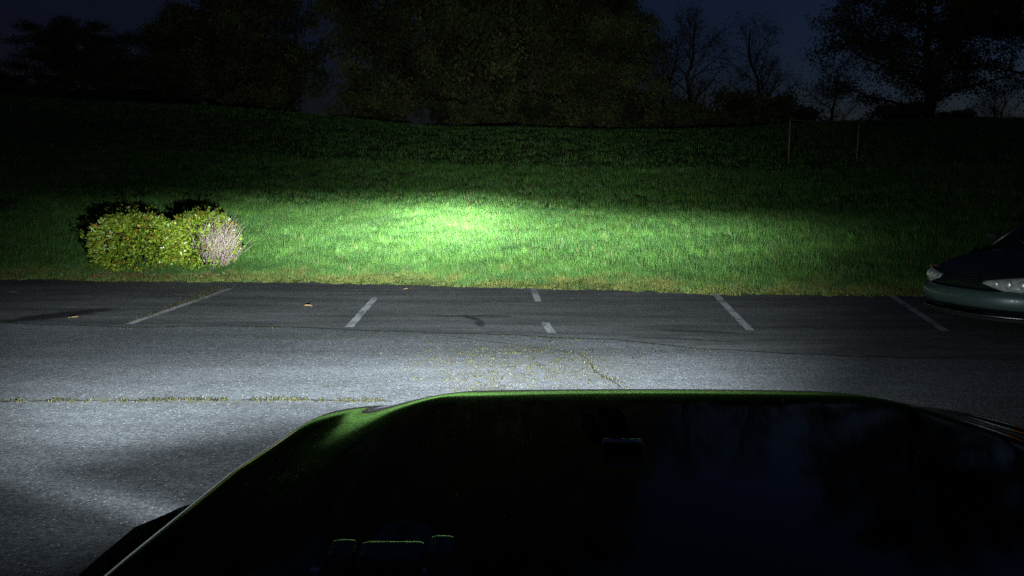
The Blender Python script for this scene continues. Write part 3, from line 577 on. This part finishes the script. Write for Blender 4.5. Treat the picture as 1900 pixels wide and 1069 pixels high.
# --- headlight beams: intensity as a function of direction, as a reflector lamp throws it
def beam(energy, name, loc, parent, gain):
    ld = bpy.data.lights.new(name, 'SPOT'); ld.energy = energy; ld.spot_size = R(176); ld.spot_blend = 0.0; ld.shadow_soft_size = 0.045
    ld.color = (0.87, 0.97, 1.04); ld.use_nodes = True; t = ld.node_tree; em = t.nodes['Emission']
    tc = N(t, 'ShaderNodeTexCoord'); sp = N(t, 'ShaderNodeSeparateXYZ'); t.links.new(tc.outputs['Normal'], sp.inputs[0])
    def m(op, *a):
        n = N(t, 'ShaderNodeMath', operation=op)
        for i, v in enumerate(a):
            if hasattr(v, 'links'): t.links.new(v, n.inputs[i])
            else: n.inputs[i].default_value = v
        return n.outputs[0]
    def step(x, a, b):
        n = N(t, 'ShaderNodeMapRange', interpolation_type='SMOOTHSTEP'); 
        if hasattr(x, 'links'): t.links.new(x, n.inputs['Value'])
        for k, v in (('From Min', a), ('From Max', b)):
            if hasattr(v, 'links'): t.links.new(v, n.inputs[k])
            else: n.inputs[k].default_value = v
        return n.outputs[0]
    def gauss(x, c, s): d = m('DIVIDE', m('SUBTRACT', x, c), s); return m('EXPONENT', m('MULTIPLY', m('MULTIPLY', d, d), -1.0))
    fx, fy, fz = sp.outputs[0], sp.outputs[1], sp.outputs[2]
    fw = m('MULTIPLY', fz, BEAM_SIGN)
    az = m('MULTIPLY', m('ARCTAN2', m('MULTIPLY', fx, BEAM_X), fw), 57.2958)
    hyp = m('SQRT', m('ADD', m('MULTIPLY', fx, fx), m('MULTIPLY', fz, fz)))
    el = m('MULTIPLY', m('ARCTAN2', m('MULTIPLY', fy, BEAM_Y), hyp), 57.2958)
    add = lambda *v: v[0] if len(v) == 1 else m('ADD', v[0], add(*v[1:]))
    mul = lambda *v: v[0] if len(v) == 1 else m('MULTIPLY', v[0], mul(*v[1:]))
    # soft edges left and right
    wr = step(az, 35.0, 18.0); wl = step(az, -52.0, -36.0); win = mul(wr, wl)
    fore = mul(step(el, -15.6, -9.6), step(el, -5.6, -10.2), win, add(mul(gauss(az, -4.0, 17.0), 600.0), 1060.0))
    midb = mul(gauss(el, -5.4, 1.9), gauss(az, -9.0, 33.0), win, 1380.0)
    # cut-off line, lower to the right
    cut = m('ADD', m('MULTIPLY', step(az, -2.0, 12.0), -0.9), m('MULTIPLY', step(az, 12.0, 28.0), -0.45))
    cut = m('ADD', cut, 1.25)
    under = step(m('SUBTRACT', el, cut), 0.85, -0.75)
    hot = mul(gauss(az, -3.6, 4.3), gauss(el, 0.1, 1.4), 11500.0)
    band = mul(add(mul(gauss(az, -9.0, 13.0), 7600.0), mul(gauss(az, 10.0, 12.0), 4000.0)), gauss(el, -0.9, 2.4))
    top = mul(add(hot, band), under, step(az, 35.0, 17.0))
    glare = mul(gauss(az, 1.0, 15.0), step(el, 20.0, 3.0), step(el, -3.0, 0.0), 880.0)
    stray = mul(gauss(az, -13.0, 27.0), step(el, 28.0, 9.0), step(el, 5.0, 8.0), 310.0)
    low = mul(step(el, -26.0, -13.0), step(az, -66.0, -36.0), step(az, 60.0, 34.0), 66.0)
    slope = m('ADD', el, m('MULTIPLY', az, 0.76))   # a faint stripe thrown by the lamp's rim across the near ground
    stripes = mul(gauss(slope, -50.0, 2.0), step(az, -64.0, -48.0), step(az, -31.0, -37.0), 75.0)
    tot = add(stray, fore, midb, top, glare, low, stripes)
    back = m('GREATER_THAN', fw, 0.02)
    t.links.new(mul(tot, back, gain), em.inputs['Strength'])
    o = bpy.data.objects.new(name, ld); col.objects.link(o); o.location = loc; o.rotation_euler = (R(90), 0, 0); o.parent = parent
    return o
BEAM_SIGN, BEAM_X, BEAM_Y = -1.0, 1.0, 1.0
BEAM_ENERGY = 4 * math.pi * 3.14159 / 3.14159
for s, gain in ((-1, 1.0), (1, 0.025)):
    hl = empty('headlight', (0, 0, 0)); hl.parent = car
    for nm, r, y, mt, dp in (('bezel', 0.105, 1.80, 'black_paint', 0.05), ('reflector', 0.085, 1.825, 'chrome', 0.02), ('lens', 0.088, 1.845, 'lens', 0.014)):
        bm = bmesh.new(); bmesh.ops.create_cone(bm, cap_ends=True, segments=32, radius1=r, radius2=r * 0.93, depth=dp)
        bmesh.ops.rotate(bm, cent=(0, 0, 0), matrix=Matrix.Rotation(R(-90), 3, 'X'), verts=bm.verts); bmesh.ops.translate(bm, vec=(s * 0.54, y + YO, 0.93), verts=bm.verts)
        bm_obj(nm, bm, M[mt], hl, True)
    beam(BEAM_ENERGY, 'headlight_beam', (s * 0.54, 1.93 + YO, 0.93), hl, gain)

# ------------------------------------------------------------------ parked saloon at the right
M['shaded_teal'] = plain('teal_paint_shaded', (0.006, 0.012, 0.012), 0.35, metal=0.0, spec=0.3, coat=0.05, var=0.12, scale=4)  # body copy of the car's teal, darkened: its shade is put into the colour
M['car_glass'] = plain('tinted_glass', (0.006, 0.007, 0.007), 0.08, spec=0.3, var=0.05)
M['amber'] = plain('amber_lens', (0.5, 0.16, 0.02), 0.25, var=0.1)
M['lamp_clear'] = plain('lamp_cover', (0.30, 0.32, 0.29), 0.22, spec=0.6, var=0.5, scale=18)
M['lamp_bowl'] = plain('lamp_bowl', (0.75, 0.76, 0.72), 0.4, metal=0.7, var=0.2, scale=30)
ps = empty('parked_car', (5.20, 9.05, 0.0)); ps.rotation_euler = (0, 0, math.atan2(0.966, -0.26)); ps.scale = (1, 1, 1.07); tag(ps, 'dark teal saloon car parked facing left at the right edge', 'car')
SEC = [  # y, half width, bottom, shoulder z, centre top z
 (-0.09, 0.50, 0.30, 0.56, 0.58), (-0.15, 0.64, 0.24, 0.62, 0.665), (-0.29, 0.75, 0.20, 0.675, 0.73), (-0.55, 0.81, 0.19, 0.745, 0.80), (-0.95, 0.825, 0.19, 0.80, 0.865), (-1.22, 0.83, 0.19, 0.835, 0.90),
 (-1.9, 0.835, 0.19, 0.86, 0.92), (-2.9, 0.835, 0.19, 0.87, 0.93), (-3.5, 0.82, 0.20, 0.875, 0.94), (-4.1, 0.78, 0.24, 0.86, 0.92), (-4.32, 0.66, 0.30, 0.78, 0.82)]
def ring_of(y, hw, zb, zs, zt):
    pts = [(-0.86, zb), (-0.97, zb + 0.06), (-1.0, zb + 0.45 * (zs - zb)), (-0.985, zs - 0.07), (-0.93, zs), (-0.6, zs + 0.72 * (zt - zs)), (0, zt)]
    L = [(a * hw, z) for a, z in pts]; return [(x, y, z) for x, z in L] + [(-x, y, z) for x, z in L[-2::-1]]
rings = [ring_of(*s) for s in SEC]; n = len(rings[0]); V = [v for r in rings for v in r]; F = []
for i in range(len(rings) - 1):
    for j in range(n): F.append((i * n + j, (i + 1) * n + j, (i + 1) * n + (j + 1) % n, i * n + (j + 1) % n))
F.append(tuple(range(n))); F.append(tuple((len(rings) - 1) * n + j for j in range(n))[::-1])
bd = link('body', mesh_of('body', V, F), M['shaded_teal'], ps, True); md = bd.modifiers.new('s', 'SUBSURF'); md.levels = 2; md.render_levels = 2
def quad_prism(name, P, mat, parent, th=0.02, sub=0):
    o = link(name, mesh_of(name, P, [(0, 1, 2, 3)]), mat, parent); s = o.modifiers.new('t', 'SOLIDIFY'); s.thickness = th; s.offset = 0; return o
RF = [(-0.56, -1.92, 1.36), (0.56, -1.92, 1.36), (0.55, -2.85, 1.37), (-0.55, -2.85, 1.37)]
V = [(x, y, z) for (x, y, z) in RF] + [(x * 0.94, y * 0.98 - 0.05, 1.40) for (x, y, z) in RF]
bm = bmesh.new(); vs = [bm.verts.new(v) for v in V]
for f in ((3, 2, 1, 0), (4, 5, 6, 7), (0, 1, 5, 4), (1, 2, 6, 5), (2, 3, 7, 6), (3, 0, 4, 7)): bm.faces.new([vs[i] for i in f])
bmesh.ops.bevel(bm, geom=list(bm.edges), offset=0.015, segments=2, affect='EDGES'); bm_obj('roof', bm, M['shaded_teal'], ps, True)
quad_prism('windscreen', [(-0.70, -1.17, 0.885), (0.70, -1.17, 0.885), (0.56, -1.90, 1.365), (-0.56, -1.90, 1.365)], M['car_glass'], ps)
quad_prism('rear_window', [(-0.55, -2.87, 1.37), (0.55, -2.87, 1.37), (0.66, -3.52, 0.92), (-0.66, -3.52, 0.92)], M['car_glass'], ps)
for s in (-1, 1):
    quad_prism('side_window', [(s * 0.745, -1.35, 0.86), (s * 0.57, -1.95, 1.36), (s * 0.57, -2.84, 1.36), (s * 0.745, -3.30, 0.88)], M['car_glass'], ps)
    for (a, b) in (((s * 0.73, -1.14, 0.87), (s * 0.565, -1.92, 1.375)), ((s * 0.70, -3.52, 0.90), (s * 0.56, -2.86, 1.375))): MB().tube([a, b], [0.035, 0.03], 8).build('pillar', M['shaded_teal'], ps)
    mr = MB().tube([(s * 0.80, -1.42, 0.93), (s * 0.90, -1.40, 0.95)], [0.03, 0.03], 8).build('mirror', M['shaded_teal'], ps); box('mirror_shell', (s * 0.93, -1.39, 0.97), (0.16, 0.09, 0.11), M['shaded_teal'], mr, 0.03)
    for yy in (-0.82, -3.42):
        wh = empty('wheel', (0, 0, 0)); wh.parent = ps
        for nm, prf, mt in (('tyre', [(0.19, -0.08), (0.27, -0.09), (0.30, -0.07), (0.30, 0.07), (0.27, 0.09), (0.19, 0.08)], 'rubber'), ('rim', [(0.02, 0.06), (0.12, 0.065), (0.18, 0.085), (0.195, 0.085), (0.195, -0.07), (0.02, -0.07)], 'steel')):
            V = []; F = []; sg = 24; m_ = len(prf)
            for k in range(sg):
                a = 2 * math.pi * k / sg
                for (r, x) in prf: V.append((s * (0.765 + x), yy + r * math.cos(a), 0.30 + r * math.sin(a)))
            for k in range(sg):
                for j in range(m_): F.append((k * m_ + j, k * m_ + (j + 1) % m_, ((k + 1) % sg) * m_ + (j + 1) % m_, ((k + 1) % sg) * m_ + j))
            link(nm, mesh_of(nm, V, F), M[mt], wh, True)
    # headlight wrapped round the corner: clear cover, two round lamps, amber corner
    hl = empty('headlight', (0, 0, 0)); hl.parent = ps
    def front_y(X): return 0.065 - 0.30 * (abs(X) / 0.78) ** 2.6
    V = []; F = []; xs_ = np.linspace(0.30, 0.765, 12)
    for X in xs_:
        f = (X - 0.30) / 0.465; zt = 0.595 + 0.065 * f; zb = 0.56 - 0.065 * min(1, f * 2.2)
        for q in range(5): z = zb + (zt - zb) * q / 4; V.append((s * X, front_y(X) - 0.02 - 0.05 * (q / 4) ** 2, z))
    for i in range(11):
        for q in range(4): F.append((i * 5 + q, (i + 1) * 5 + q, (i + 1) * 5 + q + 1, i * 5 + q + 1))
    cv = link('cover', mesh_of('cover', V, F), M['lamp_clear'], hl, True); cv.modifiers.new('t', 'SOLIDIFY').thickness = 0.012
    for X, r in ((0.43, 0.038), (0.54, 0.048), (0.65, 0.046)):
        bm = bmesh.new(); bmesh.ops.create_uvsphere(bm, u_segments=16, v_segments=8, radius=r); bmesh.ops.scale(bm, vec=(1, 0.55, 1), verts=bm.verts)
        bmesh.ops.translate(bm, vec=(s * X, front_y(X) - 0.028, 0.562 + 0.02 * (X - 0.4)), verts=bm.verts); bm_obj('lamp', bm, M['lamp_bowl'], hl, True)
    V = []; F = []
    for i, f in enumerate(np.linspace(0, 1, 5)):
        for q in range(3): V.append((s * (0.755 + 0.055 * f), -0.25 - 0.22 * f - 0.02 * q / 2, 0.51 + (0.15 - 0.03 * f) * q / 2))
    for i in range(4):
        for q in range(2): F.append((i * 3 + q, (i + 1) * 3 + q, (i + 1) * 3 + q + 1, i * 3 + q + 1))
    am = link('marker', mesh_of('marker', V, F), M['amber'], hl, True); am.modifiers.new('t', 'SOLIDIFY').thickness = 0.015
    MB().tube([(s * 0.10 + 0.05, -1.06, 0.915), (s * 0.10 + 0.45, -1.32, 0.985)], [0.010, 0.007], 6).build('wiper', M['steel'], ps)
# bumper: swept bar following the nose
def sweep_front(name, prof, x1, mat, off=0.0, nx=33):
    V = []; F = []
    for X in np.linspace(-x1, x1, nx):
        y = 0.105 - 0.34 * (abs(X) / 0.80) ** 2.8 + off
        for (dy, z) in prof: V.append((X, y + dy, z))
    m_ = len(prof)
    for i in range(nx - 1):
        for j in range(m_): F.append((i * m_ + j, i * m_ + (j + 1) % m_, (i + 1) * m_ + (j + 1) % m_, (i + 1) * m_ + j))
    F.append(tuple(range(m_))[::-1]); F.append(tuple((nx - 1) * m_ + j for j in range(m_)))
    o = link(name, mesh_of(name, V, F), mat, ps, True); return o
M['lit_teal'] = plain('teal_paint_lit', (0.055, 0.09, 0.085), 0.4, metal=0.2, coat=0.3, var=0.1, scale=4)  # same teal as the body, paler: light caught by the bumper put into colour
sweep_front('front_bumper', [(-0.10, 0.30), (0.005, 0.31), (0.03, 0.35), (0.033, 0.42), (0.01, 0.475), (-0.05, 0.49), (-0.12, 0.48)], 0.80, M['lit_teal'])
sweep_front('lower_lip', [(-0.14, 0.175), (-0.02, 0.18), (0.0, 0.20), (-0.02, 0.225), (-0.14, 0.23)], 0.76, M['black_plastic'])
sweep_front('trim_strip', [(-0.02, 0.226), (-0.005, 0.228), (-0.005, 0.238), (-0.02, 0.24)], 0.74, M['steel'])
for k in range(4): sweep_front('grille_slat', [(-0.06, 0.522 + k * 0.024), (-0.045, 0.522 + k * 0.024), (-0.045, 0.532 + k * 0.024), (-0.06, 0.532 + k * 0.024)], 0.26, M['black_plastic'])

# ------------------------------------------------------------------ thin pipes built for faint lines on the dark slope
M['pipe'] = plain('pale_pipe', (0.15, 0.12, 0.065), 0.5, var=0.3, scale=6)
gx0, gx1, gy = 9.42, 11.75, 27.2
fr = empty('pipe_lines', ((gx0 + gx1) / 2, gy, float(Z((gx0 + gx1) / 2, gy)))); tag(fr, 'thin pipes along two faint upright lines and a crossbar on the dark right slope', 'pipe frame')
zb = fr.location.z
for X, top in ((gx0, 1.40), (gx1, 1.22)):
    xx = X - fr.location.x; g0 = float(Z(X, gy)) - zb
    MB().tube([(xx, 0, g0 - 0.1), (xx, 0, g0 + 0.7), (xx, 0, top)], [0.028] * 3, 8).build('upright_line', M['pipe'], fr)
MB().tube([(gx0 - fr.location.x - 0.02, 0, 1.40), (0, 0, 1.33), (gx1 - fr.location.x + 0.02, 0, 1.22)], [0.026] * 3, 8).build('crossbar', M['tar'], fr)
